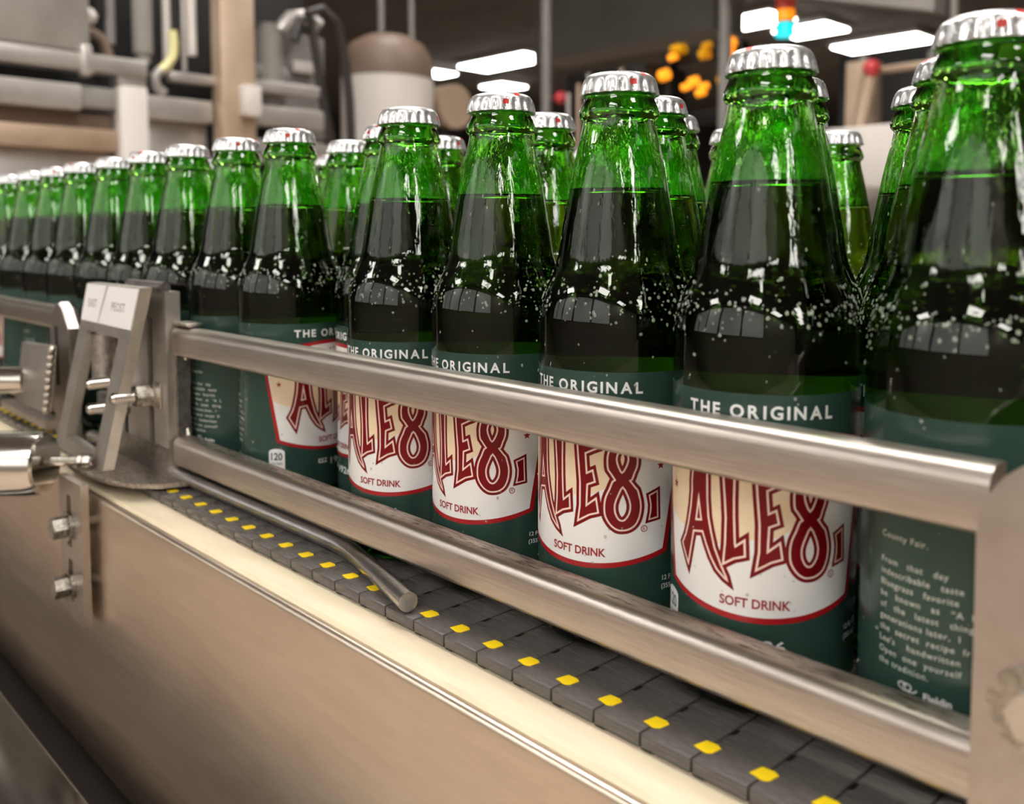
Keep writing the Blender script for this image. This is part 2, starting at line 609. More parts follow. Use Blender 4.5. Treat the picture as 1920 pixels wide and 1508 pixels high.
def make_label():
    # shield: red border, white field
    half = 21
    def shield(inset):
        pts = []
        bu = 34.3 - inset
        tu = 42.6 - inset
        zb = lambda u: 30.6 + inset + (u / 34.3) ** 2 * 5.9
        zt = lambda u: 92.6 - inset - abs(u / 42.6) ** 1.8 * 6.4
        for k in range(half):
            u = -bu + 2 * bu * k / (half - 1)
            pts.append((u, zb(u)))
        for k in range(half):
            u = tu - 2 * tu * k / (half - 1)
            pts.append((u, zt(u)))
        return pts
    art_poly([shield(0)], 'lab_red', 1)
    art_poly([shield(1.9)], 'lab_white', 2)
    art_poly([[(-36.5, 60), (-30, 57), (-21, 55.5), (-12, 54), (-3, 56.5), (6, 58), (14, 62), (19, 66), (19, 84), (-38.5, 84)]], 'lab_cream', 3)
    A = [(-19.6, 79), (-22.0, 75), (-22.3, 72), (-22.2, 68.9), (-22.7, 63.6), (-24.0, 57.2), (-25.2, 53.5), (-27.0, 50.3), (-24.1, 45.3), (-21.8, 56.1), (-17.5, 57.0), (-15.9, 53.2), (-14.1, 49.4),
         (-11.9, 46.0), (-9.2, 43.7), (-11.3, 47.8), (-13.4, 52.4), (-14.8, 57.5), (-15.8, 62.0), (-16.3, 67.4), (-16.5, 75.0), (-16.5, 79)]
    Ah = [(-19.5, 69.0), (-20.9, 59.4), (-17.9, 60.0)]
    Lp = [(-10.3, 79), (-9.4, 68.8), (-9.0, 62.7), (-9.1, 54.8), (-9.6, 48.6), (-6.6, 50.6), (-3.4, 51.7), (-3.6, 55.8), (-6.3, 53.6), (-6.6, 55.2), (-7.0, 63.5), (-7.1, 69.1), (-7.0, 79)]
    E = [(0.2, 77.5), (0.7, 71), (1.5, 61.9), (1.5, 53.2), (0.8, 48.2), (4.7, 50.6), (7.8, 51.6), (7.1, 55.9), (3.4, 52.9), (3.5, 57.1), (3.7, 61.5), (6.5, 62.7), (5.8, 66.1), (3.5, 64.9),
         (3.2, 68.7), (2.9, 72.8), (6.1, 74.4), (8.0, 75.2), (8.4, 79.5)]
    E8 = smooth_poly([(14.6, 63.5), (12.5, 60.1), (11.1, 56.8), (10.7, 53.5), (11.1, 50.3), (12.8, 47.5), (14.9, 45.9), (16.8, 45.6), (19.1, 46.0), (21.3, 47.5), (22.7, 50.4), (23.2, 54.0), (22.6, 57.6), (21.0, 60.9)], 3)[:-2] + \
        smooth_poly([(19.0, 63.5), (20.7, 66.2), (21.8, 69.5), (21.4, 73.5), (19.4, 76.8), (16.8, 78), (14.0, 76.8), (12.1, 73.5), (11.7, 69.6), (12.8, 66.2)], 3)[:-2]
    h8 = smooth_poly([(16.9, 61.5), (15.1, 58.4), (13.8, 54.7), (14.0, 51.5), (15.2, 49.2), (16.6, 48.5), (18.0, 49.0), (19.5, 51.2), (20.0, 54.4), (19.0, 58.0)], 2)
    u8 = smooth_poly([(16.6, 65.8), (15.1, 68.1), (14.3, 71.2), (15.2, 74.0), (16.8, 75.2), (18.4, 74.0), (19.2, 71.2), (18.3, 68.1)], 2)
    one = [(27.0, 57.6), (29.6, 58.7), (29.9, 49.8), (27.0, 49.3), (27.5, 51.8), (27.6, 54.5)]
    letters = [([A, Ah], 0.95), ([Lp], 0.95), ([E], 0.95), ([E8, h8, u8], 0.9), ([one], .75)]
    for polys, w in letters:
        for p in polys:
            stroke(p, w * 1.9, 'lab_dred', 4)
        art_poly(polys, 'lab_dred', 4)
    for polys, w in letters:
        for p in polys:
            stroke(p, w * .70, 'lab_pink', 5)
    for polys, w in letters:
        art_poly(polys, 'lab_dred', 6)
    art_poly([[(-4.4, 61), (-2.6, 61), (-2.6, 74), (-4.4, 74)]], 'lab_cream', 3.5)
    # lettering
    art_text('SOFT DRINK', 0, 36.8, 2.9, 'lab_rtext', 7, 22.0, bold=.25)
    word, total, hgt = 'THE ORIGINAL', 47.6, 3.9
    wd_ = []
    for chh in word:
        vs_ = text_polys(chh, 10.0, .28)[0] if chh != ' ' else []
        wd_.append((max(v.x for v in vs_) - min(v.x for v in vs_)) * hgt / 7.0 if vs_ else .9)
    gap = (total - sum(wd_)) / (len(word) - 1)
    uu = -total / 2
    for chh, w_ in zip(word, wd_):
        if chh != ' ':
            art_text(chh, uu, 96.8, hgt, 'lab_text', 7, align='l', bold=.28)
        uu += w_ + gap
    star(-32.6, 68.8, 1.7, 'lab_rtext'); star(31.2, 68.4, 1.7, 'lab_rtext')
    star(-2.4, 87.6, .9, 'lab_rtext'); star(0.2, 87.9, .9, 'lab_rtext')
    ring = [(24.8 + 1.25 * math.cos(k * PI / 10), 45.8 + 1.25 * math.sin(k * PI / 10)) for k in range(20)]
    ring2 = [(24.8 + .95 * math.cos(k * PI / 10), 45.8 + .95 * math.sin(k * PI / 10)) for k in range(20)]
    art_poly([ring, ring2], 'lab_rtext', 7)
    art_text('R', 24.8, 45.8, 1.2, 'lab_rtext', 7)
    art_text('EST', -8.6, 24.6, 2.1, 'lab_text', 7, 5.6, bold=.15)
    art_poly([[(-11.4, 23.2), (-5.8, 23.2), (-5.8, 23.6), (-11.4, 23.6)]], 'lab_text', 7)
    art_text('1926.', 3.9, 23.6, 3.6, 'lab_text', 7, 14.5, bold=.2)
    art_text('12 FL OZ', 32.4, 26.8, 1.7, 'lab_text', 7, align='l', bold=.12)
    art_text('(355 mL)', 32.0, 23.7, 1.7, 'lab_text', 7, align='l', bold=.12)
    tab = [(-39.0, 15), (-30.0, 15), (-30.0, 31.0)] + [(-34.5 + 4.5 * math.cos(a * PI / 12), 31.0 + 1.9 * math.sin(a * PI / 12)) for a in range(1, 12)] + [(-39.0, 31.0)]
    art_poly([tab], 'lab_text', 6)
    art_text('120', -34.5, 28.6, 4.0, 'lab_black', 7, 6.4, bold=.2)
    art_text('CALORIES', -34.5, 24.6, 1.3, 'lab_black', 7, 6.6)
    # the story on the back: left margin 160 degrees left of the front
    ul = math.radians(-160) * LR
    lines = [(67.9, 'County Fair.', None), (60.6, 'From   that   day', None), (57.4, 'indescribable   taste', None), (54.2, 'Bluegrass   favorite', None), (51.0, 'be   known   as   “A  L', None),
             (47.8, 'of   the   latest   thing', None), (44.6, 'generations later,  l', None), (41.4, 'the  secret  recipe  fr', None), (38.2, "Lee's    handwritten", None), (35.0, 'Open  one  yourself', None), (31.9, 'the tradition.', None)]
    for z, t, w in lines:
        art_text(t, ul, z, 1.75, 'lab_grey', 7, align='l', bold=.10, space=1.15)
    art_text('Fieldin', ul + 14.5, 26.4, 2.0, 'lab_text', 7, align='l', bold=.25)
    sw = [(ul + 8 + t * .22 + 1.6 * math.cos(t * .9), 27.2 + 1.1 * math.sin(t * .9)) for t in range(0, 15)]
    for a, b in zip(sw, sw[1:]):
        d = (Vector(b) - Vector(a)).normalized(); nn = Vector((-d.y, d.x)) * .16
        art_poly([[tuple(Vector(a) + nn), tuple(Vector(a) - nn), tuple(Vector(b) - nn), tuple(Vector(b) + nn)]], 'lab_text', 7)
    # slice so that the flat artwork can follow the cylinder
    u = -100.0
    while u < 100:
        geom = ART.verts[:] + ART.edges[:] + ART.faces[:]
        near = [f for f in ART.faces if min(v.co.x for v in f.verts) < u < max(v.co.x for v in f.verts)]
        if near:
            gs = set()
            for f in near:
                gs.add(f); gs.update(f.verts); gs.update(f.edges)
            bmesh.ops.bisect_plane(ART, geom=list(gs), plane_co=(u, 0, 0), plane_no=(1, 0, 0), dist=1e-5)
        u += 1.6
    for v in ART.verts:
        uu, lay, z = v.co
        r = LR + .02 + .02 * lay
        th = -PI / 2 + uu / LR
        v.co = Vector((r * math.cos(th), r * math.sin(th), z))
    for f in ART.faces:
        f.normal_update()
        c = f.calc_center_median()
        if f.normal.x * c.x + f.normal.y * c.y < 0:
            f.normal_flip()
    mb = MB()
    mb.bm = ART
    n = 120
    rows = [(LR, 9.4), (LR, 102.2), (LR - .06, 102.2), (LR - .06, 9.4), (LR, 9.4)]
    rings = [[mb.v((r * math.cos(2 * PI * k / n), r * math.sin(2 * PI * k / n), z)) for k in range(n)] for r, z in rows]
    for i, (a, b) in enumerate(zip(rings, rings[1:])):
        mb.mi = 1 if i in (2,) else 0
        for k in range(n):
            mb.face([a[k], a[(k + 1) % n], b[(k + 1) % n], b[k]])
    return mb.build('paper_label', LABM, None, angle=40, recalc=False)


def prof_r(z):
    for (r0, z0), (r1, z1) in zip(OUT, OUT[1:]):
        if z0 <= z <= z1 and z1 > z0:
            return r0 + (r1 - r0) * (z - z0) / (z1 - z0), math.atan2(r0 - r1, z1 - z0)
    return 30.4, 0


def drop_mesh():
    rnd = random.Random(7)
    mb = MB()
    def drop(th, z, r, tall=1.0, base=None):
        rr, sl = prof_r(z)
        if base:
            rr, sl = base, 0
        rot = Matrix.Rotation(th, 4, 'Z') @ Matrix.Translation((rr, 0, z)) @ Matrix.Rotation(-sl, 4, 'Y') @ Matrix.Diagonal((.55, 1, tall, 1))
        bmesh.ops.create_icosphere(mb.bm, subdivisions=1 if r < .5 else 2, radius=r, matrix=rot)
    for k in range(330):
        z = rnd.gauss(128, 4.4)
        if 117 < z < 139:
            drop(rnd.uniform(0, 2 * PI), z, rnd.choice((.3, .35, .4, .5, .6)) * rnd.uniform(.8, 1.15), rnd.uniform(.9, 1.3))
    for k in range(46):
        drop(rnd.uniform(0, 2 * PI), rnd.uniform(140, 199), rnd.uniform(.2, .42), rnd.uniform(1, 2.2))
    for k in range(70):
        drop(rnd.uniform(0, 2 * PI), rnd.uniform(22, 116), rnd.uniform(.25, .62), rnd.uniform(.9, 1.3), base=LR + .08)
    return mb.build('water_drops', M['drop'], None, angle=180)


def liquid_mesh():
    mb = MB()
    mb.lathe(fine(LIQ), 72)
    return mb.build('soda', M['soda'], None, angle=50)


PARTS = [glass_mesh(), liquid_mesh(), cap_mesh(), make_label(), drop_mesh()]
PARTS[4]['kind'] = 'stuff'
FRONT = [(-100.3, 274.7, 42.5), (-167.2, 270.4, -61.7), (-232.2, 270.4, -76.8), (-300.3, 271.5, -80.5), (-363.3, 268.9, -66.5), (-480.8, 271.3, 17), (-548.1, 272.4, 60), (-612.0, 268.5, 40),
         (-680.0, 270.0, 150), (-750.0, 270.5, 20), (-821.0, 269.5, 95), (-888.0, 270.0, 60), (-957.0, 270.0, -160), (-1030.0, 270.0, -20), (-1098.0, 270.0, 70), (-1166.0, 270.0, 10)]
FLAB = ['nearest green soda bottle, back text of its label behind the right end plate',
        'green soda bottle left of the end plate, whole red lettering framed between the rails',
        'green soda bottle left of the one by the end plate, lettering partly turned left',
        'front-row green soda bottle, fourth from the end plate, lettering cut off at its left side',
        'front-row green soda bottle, fifth from the end plate, large 8 at its right side',
        'front-row green soda bottle with white calorie tab and whole left label corner showing',
        'green soda bottle right of the clamp, only small back text showing between rails',
        'front-row green soda bottle, eighth from the end plate, behind the slotted clamp plate',
        'front-row green soda bottle, ninth from the end plate, above the white taped clamp top',
        'front-row green soda bottle, tenth from the end plate',
        'front-row green soda bottle, eleventh from the end plate',
        'front-row green soda bottle, twelfth from the end plate',
        'front-row green soda bottle, thirteenth from the end plate, blurred',
        'blurred front-row green soda bottle, last whole cap at the picture edge',
        'far green soda bottle cut by the picture edge',
        'farthest front-row green soda bottle, at the end of the line']
BACK = [(-130.0, 329.1), (-162.0, 382.2), (-184.4, 440.0), (-206.0, 498.1), (-193.7, 326.7), (-240.6, 413.7), (-259.9, 325.9), (-291.9, 378.9), (-331.3, 329.6), (-451.0, 358.5), (-424.0, 300.8), (-511.3, 331.4), (-267.7, 504.5), (-301.0, 452.3), (-424.5, 469.2), (-607.6, 381.1), (-579.9, 325.7), (-646.0, 322.0), (-715.0, 325.0), (-785.0, 324.0), (-855.0, 325.0), (-922.0, 325.0), (-994.0, 326.0), (-1065.0, 325.0)]
BLAB = ['capped green bottle directly behind the nearest bottle, largest of the receding file',
        'second capped green bottle in the file receding behind the nearest bottle',
        'third capped green bottle in the file receding behind the nearest bottle',
        'fourth and smallest cap in the file receding behind the nearest bottle',
        'green bottle mostly hidden behind the fully lettered bottle, cap edge at its right',
        'green bottle deeper behind the fully lettered bottle, cap edge below another cap',
        'green bottle behind the third front bottle, larger of two caps at its right',
        'green bottle behind the third front bottle, smaller of two caps at its right',
        'green bottle showing between the third and fourth front bottles',
        'green bottle showing between the fourth and fifth front bottles',
        'green bottle squeezed left of the fifth front bottle, narrow strip of red lettering showing',
        'green bottle standing back in the open gap, its whole cap in view',
        'lone small green bottle seen between the two tallest bottles',
        'small green bottle whose cap edge shows left of the fully lettered bottle neck',
        'far small green bottle, cap edge between the third and fourth front bottles',
        'far green bottle seen just right of the bottle beside the gap',
        'second-row green bottle behind the clamp, first to the left of the gap',
        'second-row green bottle, second to the left of the gap',
        'second-row green bottle, third to the left of the gap',
        'second-row green bottle, fourth to the left of the gap',
        'second-row green bottle, fifth to the left of the gap',
        'second-row green bottle, sixth to the left of the gap',
        'second-row green bottle, seventh to the left of the gap',
        'second-row green bottle, eighth to the left of the gap']
rnd = random.Random(3)
ROT = {11: -35, 10: -101}
allb = [(x, y, a, l, 'front row of green bottles') for (x, y, a), l in zip(FRONT, FLAB)] + \
       [(x, y, ROT.get(i, rnd.uniform(-180, 180)), l, 'green bottles behind the front row') for i, ((x, y), l) in enumerate(zip(BACK, BLAB))]
for i, (x, y, a, lab, grp) in enumerate(allb):
    e = empty('soda_bottle', (x, y, 0.05), lab, 'bottle', grp, math.radians(a + 90))
    for p in PARTS:
        c = p if i == 0 else p.copy()
        if i:
            COL.objects.link(c)
        c.parent = e
        if c.name.startswith('crown_cap') or c.name.startswith('water_drops'):
            c.rotation_euler = (0, 0, rnd.uniform(0, 2 * PI))

# ------------------------------------------------------------------ conveyor
PITCH = 19.0365
XM = -476.53           # place of one yellow insert along the chain


def chain_link_mesh():
    mb = MB()
    h = PITCH / 2 - .35
    mb.box(-h, h, 212, 294, -4.6, 0, .6, 2)
    mb.tube([(-h + 2.0, 212.8, -6.2), (-h + 2.0, 293, -6.2)], 2.9, 14)      # hinge barrel
    mb.box(-h + 5, h - 1, 213, 293, -7.4, -4.6, .4)
    mb.mi = 1
    mb.tube([(-h + 2.0, 212.55, -5.9), (-h + 2.0, 213.0, -5.9)], 1.9, 14)  # dark pin hole
    for yy in (231, 249, 267):                                             # small slots at the joints
        mb.box(-h - .1, -h + 1.4, yy, yy + 4, -.5, .03)
    return mb


ch = empty('conveyor_chain', (-700, 250, -8), 'grey plastic conveyor chain with yellow inserts under the front row of bottles', 'conveyor chain')
lk = chain_link_mesh().build('chain_link', [M['chain'], M['chaindark']], ch)
mb = MB()
mb.prism([(-3.3, 217.9), (1.6, 217.2), (2.9, 218.4), (3.4, 222.3), (1.8, 223.2), (-2.2, 223.0)], 'z', -.3, .3, .12)
ins = mb.build('yellow_insert', M['yellow'], lk)
nl = 88
for k in range(nl):
    x = XM + (k - 54 + .5) * PITCH
    if k == 0:
        l_, a_ = lk, ins
    else:
        l_ = lk.copy(); COL.objects.link(l_); l_.parent = ch
        a_ = ins.copy(); COL.objects.link(a_); a_.parent = l_
    l_.location = ((x + 700) / 1000, -.250, .008)
    a_.location = (-PITCH / 2000, 0, 0)
for k, (y0, lab) in enumerate(((296, 'grey plastic conveyor chain under the second row of bottles'), (380, 'grey plastic conveyor chain behind the second row of bottles'), (464, 'grey plastic conveyor chain farthest from the front rail'))):
    mb = MB()
    for j in range(88):
        x = XM + PITCH * .5 + (j - 54) * PITCH
        mb.box(x - PITCH / 2 + .4, x + PITCH / 2 - .4, y0, y0 + 82, -4.6, 0)
    mb.box(XM - 54 * PITCH, XM + 34 * PITCH, y0 + 2, y0 + 80, -8, -4.4)
    single(mb, 'conveyor_chain', M['chain'], lab, 'conveyor chain', smooth=False)

mb = MB(); mb.box(-1600, 180, 217, 552, -70, -9.0)
single(mb, 'conveyor_bed', M['dark'], 'dark bed under the conveyor chains', 'conveyor frame')

# ivory strip beside the chain
mb = MB()
mb.prism([(196.0, -16), (215.2, -16), (215.2, -6.6), (213.8, -5.4), (197.6, -6.2), (196.0, -7.8)], 'x', -1500, 180)
single(mb, 'wear_strip', M['ivory'], 'long ivory plastic strip along the outer edge of the conveyor chain', 'wear strip')

# steel side panel with a rolled top edge
mb = MB()
prof = [(190, -178), (193, -178), (193, -24), (195.4, -20), (195.4, -9.0)]
for k in range(9):
    a = k * PI / 8
    prof.append((192.9 + 2.5 * math.cos(a), -9.0 + 2.5 * math.sin(a)))
prof += [(190.4, -14), (190, -22)]
mb.prism(prof, 'x', -1500, 180)
single(mb, 'side_panel', M['panel'], 'large brushed steel side panel of the conveyor, below the ivory strip', 'panel')

# frame tube below the panel
mb = MB(); mb.box(-1700, 180, 112, 150, -172, -134, 2.5, 3)
fr = single(mb, 'frame_tube', M['tube'], 'polished square steel tube at the lower left, below the side panel', 'frame tube')
mb = MB(); mb.box(-1700, 180, 150.2, 560, -190, -178.2)
single(mb, 'drip_tray', M['black'], 'dark tray under the conveyor behind the square tube', 'tray')
for lx, l_ in ((-1480, 'steel conveyor leg under the far end of the conveyor'), (120, 'steel conveyor leg under the near end of the conveyor')):
    mb = MB(); mb.box(lx - 25, lx + 25, 300, 350, -BELT + .5, -190.2, 3)
    single(mb, 'support_leg', M['plate'], l_, 'leg')

# ------------------------------------------------------------------ guide rail frame
RAIL_X0, RAIL_X1 = -546, -79.5


def rail_profile(y0, y1, z0, z1, r=5.0):
    pts = []
    for cx, cz, a0, rr in ((y0 + r, z0 + r * .5, 180, r * .5), (y1 - 1, z0 + 1, 270, 1), (y1 - 1.2, z1 - 1.2, 0, 1.2), (y0 + r, z1 - r, 90, r)):
        if a0 == 180:
            cx = y0 + rr; cz = z0 + rr
        for k in range(6):
            a = math.radians(a0 + 90 * k / 5)
            pts.append((cx + rr * math.cos(a), cz + rr * math.sin(a)))
    return pts


def add_rail(mb, y0, y1, z0, z1, x0, x1):
    pf = rail_profile(y0, y1, z0, z1)
    n = len(pf)
    xs = [x0 + (x1 - x0) * k / 12 for k in range(13)]
    rings = [[mb.v((x, p[0], p[1])) for p in pf] for x in xs]
    for a, b in zip(rings, rings[1:]):
        for k in range(n):
            k2 = (k + 1) % n
            zt = (pf[k][1] + pf[k2][1]) / 2
            mb.mi = 1 if zt > z1 - .5 else 0
            mb.face([a[k], a[k2], b[k2], b[k]])
    mb.mi = 0
    mb.face(rings[0]); mb.face(rings[-1][::-1])


g = empty('guide_rail', (-310, 232, 0), 'long steel double guide rail along the front of the bottles, right of the clamp', 'guide rail')
O = (310, -232, 0)


def rel(mb, o=O):
    bmesh.ops.translate(mb.bm, verts=mb.bm.verts[:], vec=o)
    return mb


mb = MB(); add_rail(mb, 227, 237.8, 79.0, 96.0, RAIL_X0, RAIL_X1)
rel(mb).build('upper_rail', [M['rail'], M['rail']], g)
mb = MB(); add_rail(mb, 226.5, 237.8, 12.0, 29.3, RAIL_X0, RAIL_X1)
lo = rel(mb).build('lower_rail', [M['rail'], M['worn']], g)
lo['label'] = 'lower rail with scuffed brownish top'
mb = MB()
mb.tube([(-545, 235.5, 79), (-548, 236, 75), (-549, 236, 68), (-549, 236, 42), (-548, 236, 34), (-545, 236, 29)], 1.6, 8)
rel(mb).build('end_loop', M['plate'], g)
# end plate at the right
pl = [(-79.8, 2.5), (40, 2.5), (40, 102)]
for k in range(9):
    a = math.radians(90 + 90 * k / 8)
    pl.append((-60 + 19.8 * math.cos(a), 82.2 + 19.8 * math.sin(a)))
mb = MB(); mb.prism(pl, 'y', 220.6, 226.4, .8)
ep = rel(mb).build('end_plate', M['plate'], g)
mb = MB()
mb.tube([(-66.5, 220.5, 44), (-66.5, 219.2, 44)], 9.5, 32)
rel(mb).build('washer', M['zinc'], ep)
mb = MB()
mb.tube([(-65, 219.1, 44), (-65, 215.5, 44)], 6.0, 6)
rel(mb).build('bolt_head', M['bright'], ep)

# ------------------------------------------------------------------ clamp with slotted plate, hinged frame and cylinder
c = empty('rail_clamp', (-595, 225, 0), 'hinged steel clamp bracket with white taped top, holding the guide rails', 'clamp')
OC = (595, -225, 0)
# slotted back plate
mb = MB()
x0, x1, y0, y1, z0, z1 = -640, -549, 225, 234, 5, 117
slots = [(-620, -613), (-578, -570)]
xs = [x0, slots[0][0], slots[0][1], slots[1][0], slots[1][1], x1]
for a, b in ((x0, slots[0][0]), (slots[0][1], slots[1][0]), (slots[1][1], x1)):
    mb.box(a, b, y0, y1, z0, z1)
for a, b in slots:
    mb.box(a, b, y0, y1, z0, 14)
    mb.box(a, b, y0, y1, 100, z1)
bmesh.ops.remove_doubles(mb.bm, verts=mb.bm.verts[:], dist=.01)
sp = rel(mb, OC).build('slotted_plate', M['alu'], c)
mb = MB(); mb.box(-640, -549, 224.2, 224.9, 5, 22)
rel(mb, OC).build('plate_step', M['cast'], sp)
# tab over the rail end
mb = MB(); mb.box(-549, -528, 229, 239, 97.0, 99.0, .6)
rel(mb, OC).build('top_tab', M['plate'], c)
# side beam joining the plate and the rails
mb = MB(); mb.box(-549, -546.2, 230, 238, 10, 97)
rel(mb, OC).build('rail_mount', M['cast'], c)
# nuts and studs in the slots
for nm, (sx, sz) in (('clamp_stud', (-574, 52)), ('clamp_stud', (-616, 56)), ('clamp_stud', (-616, 40))):
    mb = MB()
    mb.tube([(sx, 224.8, sz), (sx, 214.5, sz)], 7.2, 6)
    st = rel(mb, OC).build('hex_nut', M['zinc'], c)
    mb = MB()
    pts, rr = [], []
    for k in range(17):
        pts.append((sx, 214.3 - k * .8, sz)); rr.append(3.7 if k % 2 else 3.2)
    pts.append((sx, 200.4, sz)); rr.append(2.4)
    mb.tube(pts, rr, 14)
    rel(mb, OC).build('stud', M['bright'], st)
mb = MB(); mb.box(-569, -557, 223.8, 224.9, 45, 61, .4)
rel(mb, OC).build('square_washer', M['plate'], c)
# hinge barrel on top
mb = MB()
mb.tube([(-606, 226, 119.5), (-551, 226, 119.5)], 3.4, 16)
rel(mb, OC).build('hinge_barrel', M['cast'], c)
# leaning frame: outer corners in front, opening in the middle
TL, TR, BR, BL = Vector((-641.5, 212, 119.8)), Vector((-547.2, 210, 119.9)), Vector((-591.5, 200, 1.5)), Vector((-689.5, 203, 5.0))
TH = Vector((1.0, 6.5, .3))


def lerp2(s, t):
    return (TL * (1 - s) + TR * s) * (1 - t) + (BL * (1 - s) + BR * s) * t


mb = MB()
grid_s, grid_t = [0, .17, .80, 1], [0, .27, .92, 1]
for i in range(3):
    for j in range(3):
        if i == 1 and j == 1:
            continue
        q = [lerp2(grid_s[i], grid_t[j]), lerp2(grid_s[i + 1], grid_t[j]), lerp2(grid_s[i + 1], grid_t[j + 1]), lerp2(grid_s[i], grid_t[j + 1])]
        mb.hexa(q + [p + TH for p in q])
bmesh.ops.remove_doubles(mb.bm, verts=mb.bm.verts[:], dist=.02)
seen = {}
for f in mb.bm.faces[:]:
    key = tuple(sorted(v.index for v in f.verts))
mb.bm.verts.index_update()
dup = {}
for f in mb.bm.faces[:]:
    key = tuple(sorted(v.index for v in f.verts))
    dup.setdefault(key, []).append(f)
bmesh.ops.delete(mb.bm, geom=[f for fs in dup.values() if len(fs) > 1 for f in fs], context='FACES_ONLY')
lf = rel(mb, OC).build('hinged_frame', M['alu'], c)
# tape labels
nrm = (TR - TL).cross(BL - TL).normalized()
if nrm.y > 0:
    nrm = -nrm
for (s0, s1, s2, s3), txt in (((.0, .40, .36, .02), 'EAST'), ((.44, .985, .985, .38), 'PEOST')):
    mb = MB()
    q = [lerp2(s0, .005), lerp2(s1, .005), lerp2(s2, .215), lerp2(s3, .215)]
    mb.hexa([p + nrm * .55 for p in q] + [p + nrm * .08 for p in q])
    tp = rel(mb, OC).build('tape_label', M['tape'], lf)
    vs, fs = text_polys(txt, 10, .1)
    w_ = max(v.x for v in vs)
    ctr = (lerp2(s0, .005) + lerp2(s1, .005) + lerp2(s2, .215) + lerp2(s3, .215)) / 4
    ux = (TR - TL).normalized(); uz = (TL - BL); uz = (uz - ux * uz.dot(ux)).normalized()
    mb = MB()
    kx = 17.0 / w_ if txt == 'EAST' else 24.0 / w_
    vv = [mb.v(ctr + nrm * .62 + ux * (v.x - w_ / 2) * kx + uz * (v.y - 3.5) * .75) for v in vs]
    for f in fs:
        mb.face([vv[i] for i in f])
    rel(mb, OC).build('tape_lettering', M['ink'], tp, recalc=False)
# round post seen in the frame opening
mb = MB(); mb.tube([(-634, 219, 52), (-634, 219, 86)], 8.5, 24)
rel(mb, OC).build('spacer_post', M['cast'], c)
# square plate at the left with weld bead
mb = MB()
mb.hexa([(-772, 206, 70), (-701, 206, 73), (-712, 204, 24), (-789, 204, 22), (-771, 209, 70), (-700, 209, 73), (-711, 207, 24), (-788, 207, 22)])
rel(mb, OC).build('side_plate', M['alu'], c)
mb = MB()
for k in range(9):
    p = Vector((-700.5, 205.5, 70)).lerp(Vector((-711, 203.5, 26)), k / 8)
    bmesh.ops.create_icosphere(mb.bm, subdivisions=2, radius=3.0, matrix=Matrix.Translation(p))
rel(mb, OC).build('weld_bead', M['worn'], c)
# foot plate lying over the chain edge
mb = MB()
foot = [(-640, 222), (-640, 192), (-612, 190), (-586, 191), (-563, 195), (-546, 202), (-534, 213), (-529, 226), (-530, 238), (-560, 238), (-600, 232)]
mb.prism(foot, 'z', 2.2, 5.0, .5)
fp = rel(mb, OC).build('foot_plate', M['worn'], c)
# slotted strap hanging in front of the panel with two bolts
mb = MB()
sx0, sx1, sy0, sy1, sz0, sz1 = -613, -574, 181.5, 186, -84, 2.1
for a, b, z0_, z1_ in ((sx0, -600, sz0, sz1), (-592, sx1, sz0, sz1), (-600, -592, sz0, -74), (-600, -592, -8, sz1), (-600, -592, -48, -40)):
    mb.box(a, b, sy0, sy1, z0_, z1_)
bmesh.ops.remove_doubles(mb.bm, verts=mb.bm.verts[:], dist=.01)
stp = rel(mb, OC).build('slotted_strap', M['plate'], c)
for bz in (-27, -64):
    mb = MB(); mb.tube([(-596, 181.4, bz), (-596, 179.4, bz)], 9, 28)
    ws = rel(mb, OC).build('strap_washer', M['zinc'], c)
    mb = MB(); mb.tube([(-596, 179.3, bz), (-596, 171, bz)], 6.8, 6); mb.tube([(-596, 189.8, bz), (-596, 186.1, bz)], 4, 10)
    rel(mb, OC).build('hex_bolt', M['zinc'], ws)

# air cylinder pushing on the clamp
CL = Vector((-.691, -.723, 0))
p0 = Vector((-601, 198, 9.6))
a0 = p0 + CL * 2 + Vector((0, 0, 0))
ac = empty('air_cylinder', (-650, 150, -8), 'shiny round air cylinder with a threaded rod, left of the clamp', 'air cylinder')
OA = (650, -150, 8)
c0 = p0 + CL * 29
mb = MB()
zc_ = Vector((0, 0, -1.5))
mb.tube([c0 + zc_, c0 + CL * 1.5 + zc_, c0 + CL * 8 + zc_, c0 + CL * 130 + zc_], [17.8, 19.4, 20.2, 20.2], 40)
rel(mb, OA).build('cylinder_barrel', M['bright'], ac)
mb = MB()
pts, rr = [], []
for k in range(40):
    pts.append(p0 + CL * (k * .66)); rr.append(3.1 if k % 2 else 2.6)
mb.tube(pts, rr, 12)
rel(mb, OA).build('threaded_rod', M['bright'], ac)
mb = MB(); mb.tube([p0 + CL * 1, p0 + CL * 5], 4.3, 6); mb.tube([p0 + CL * 5.6, p0 + CL * 8.6], 4.2, 6)
rel(mb, OA).build('lock_nut', M['zinc'], ac)

# bolt with flange at the far left
kb = empty('flange_bolt', (-790, 205, 40), 'big round flange bolt at the left picture edge, beside the square plate', 'bolt')
OK_ = (790, -205, -40)
a0 = Vector((-775, 210, 40))
mb = MB(); mb.tube([a0 + CL * 1, a0 + CL * 30], 10, 28); rel(mb, OK_).build('shank', M['ivory' if False else 'bright'], kb)
mb = MB(); mb.tube([a0 + CL * 30, a0 + CL * 34, a0 + CL * 40], [21, 22, 20], 32); rel(mb, OK_).build('flange', M['cast'], kb)
mb = MB(); mb.tube([a0 + CL * 40, a0 + CL * 47], 14, 6); rel(mb, OK_).build('hex_nut', M['zinc'], kb)

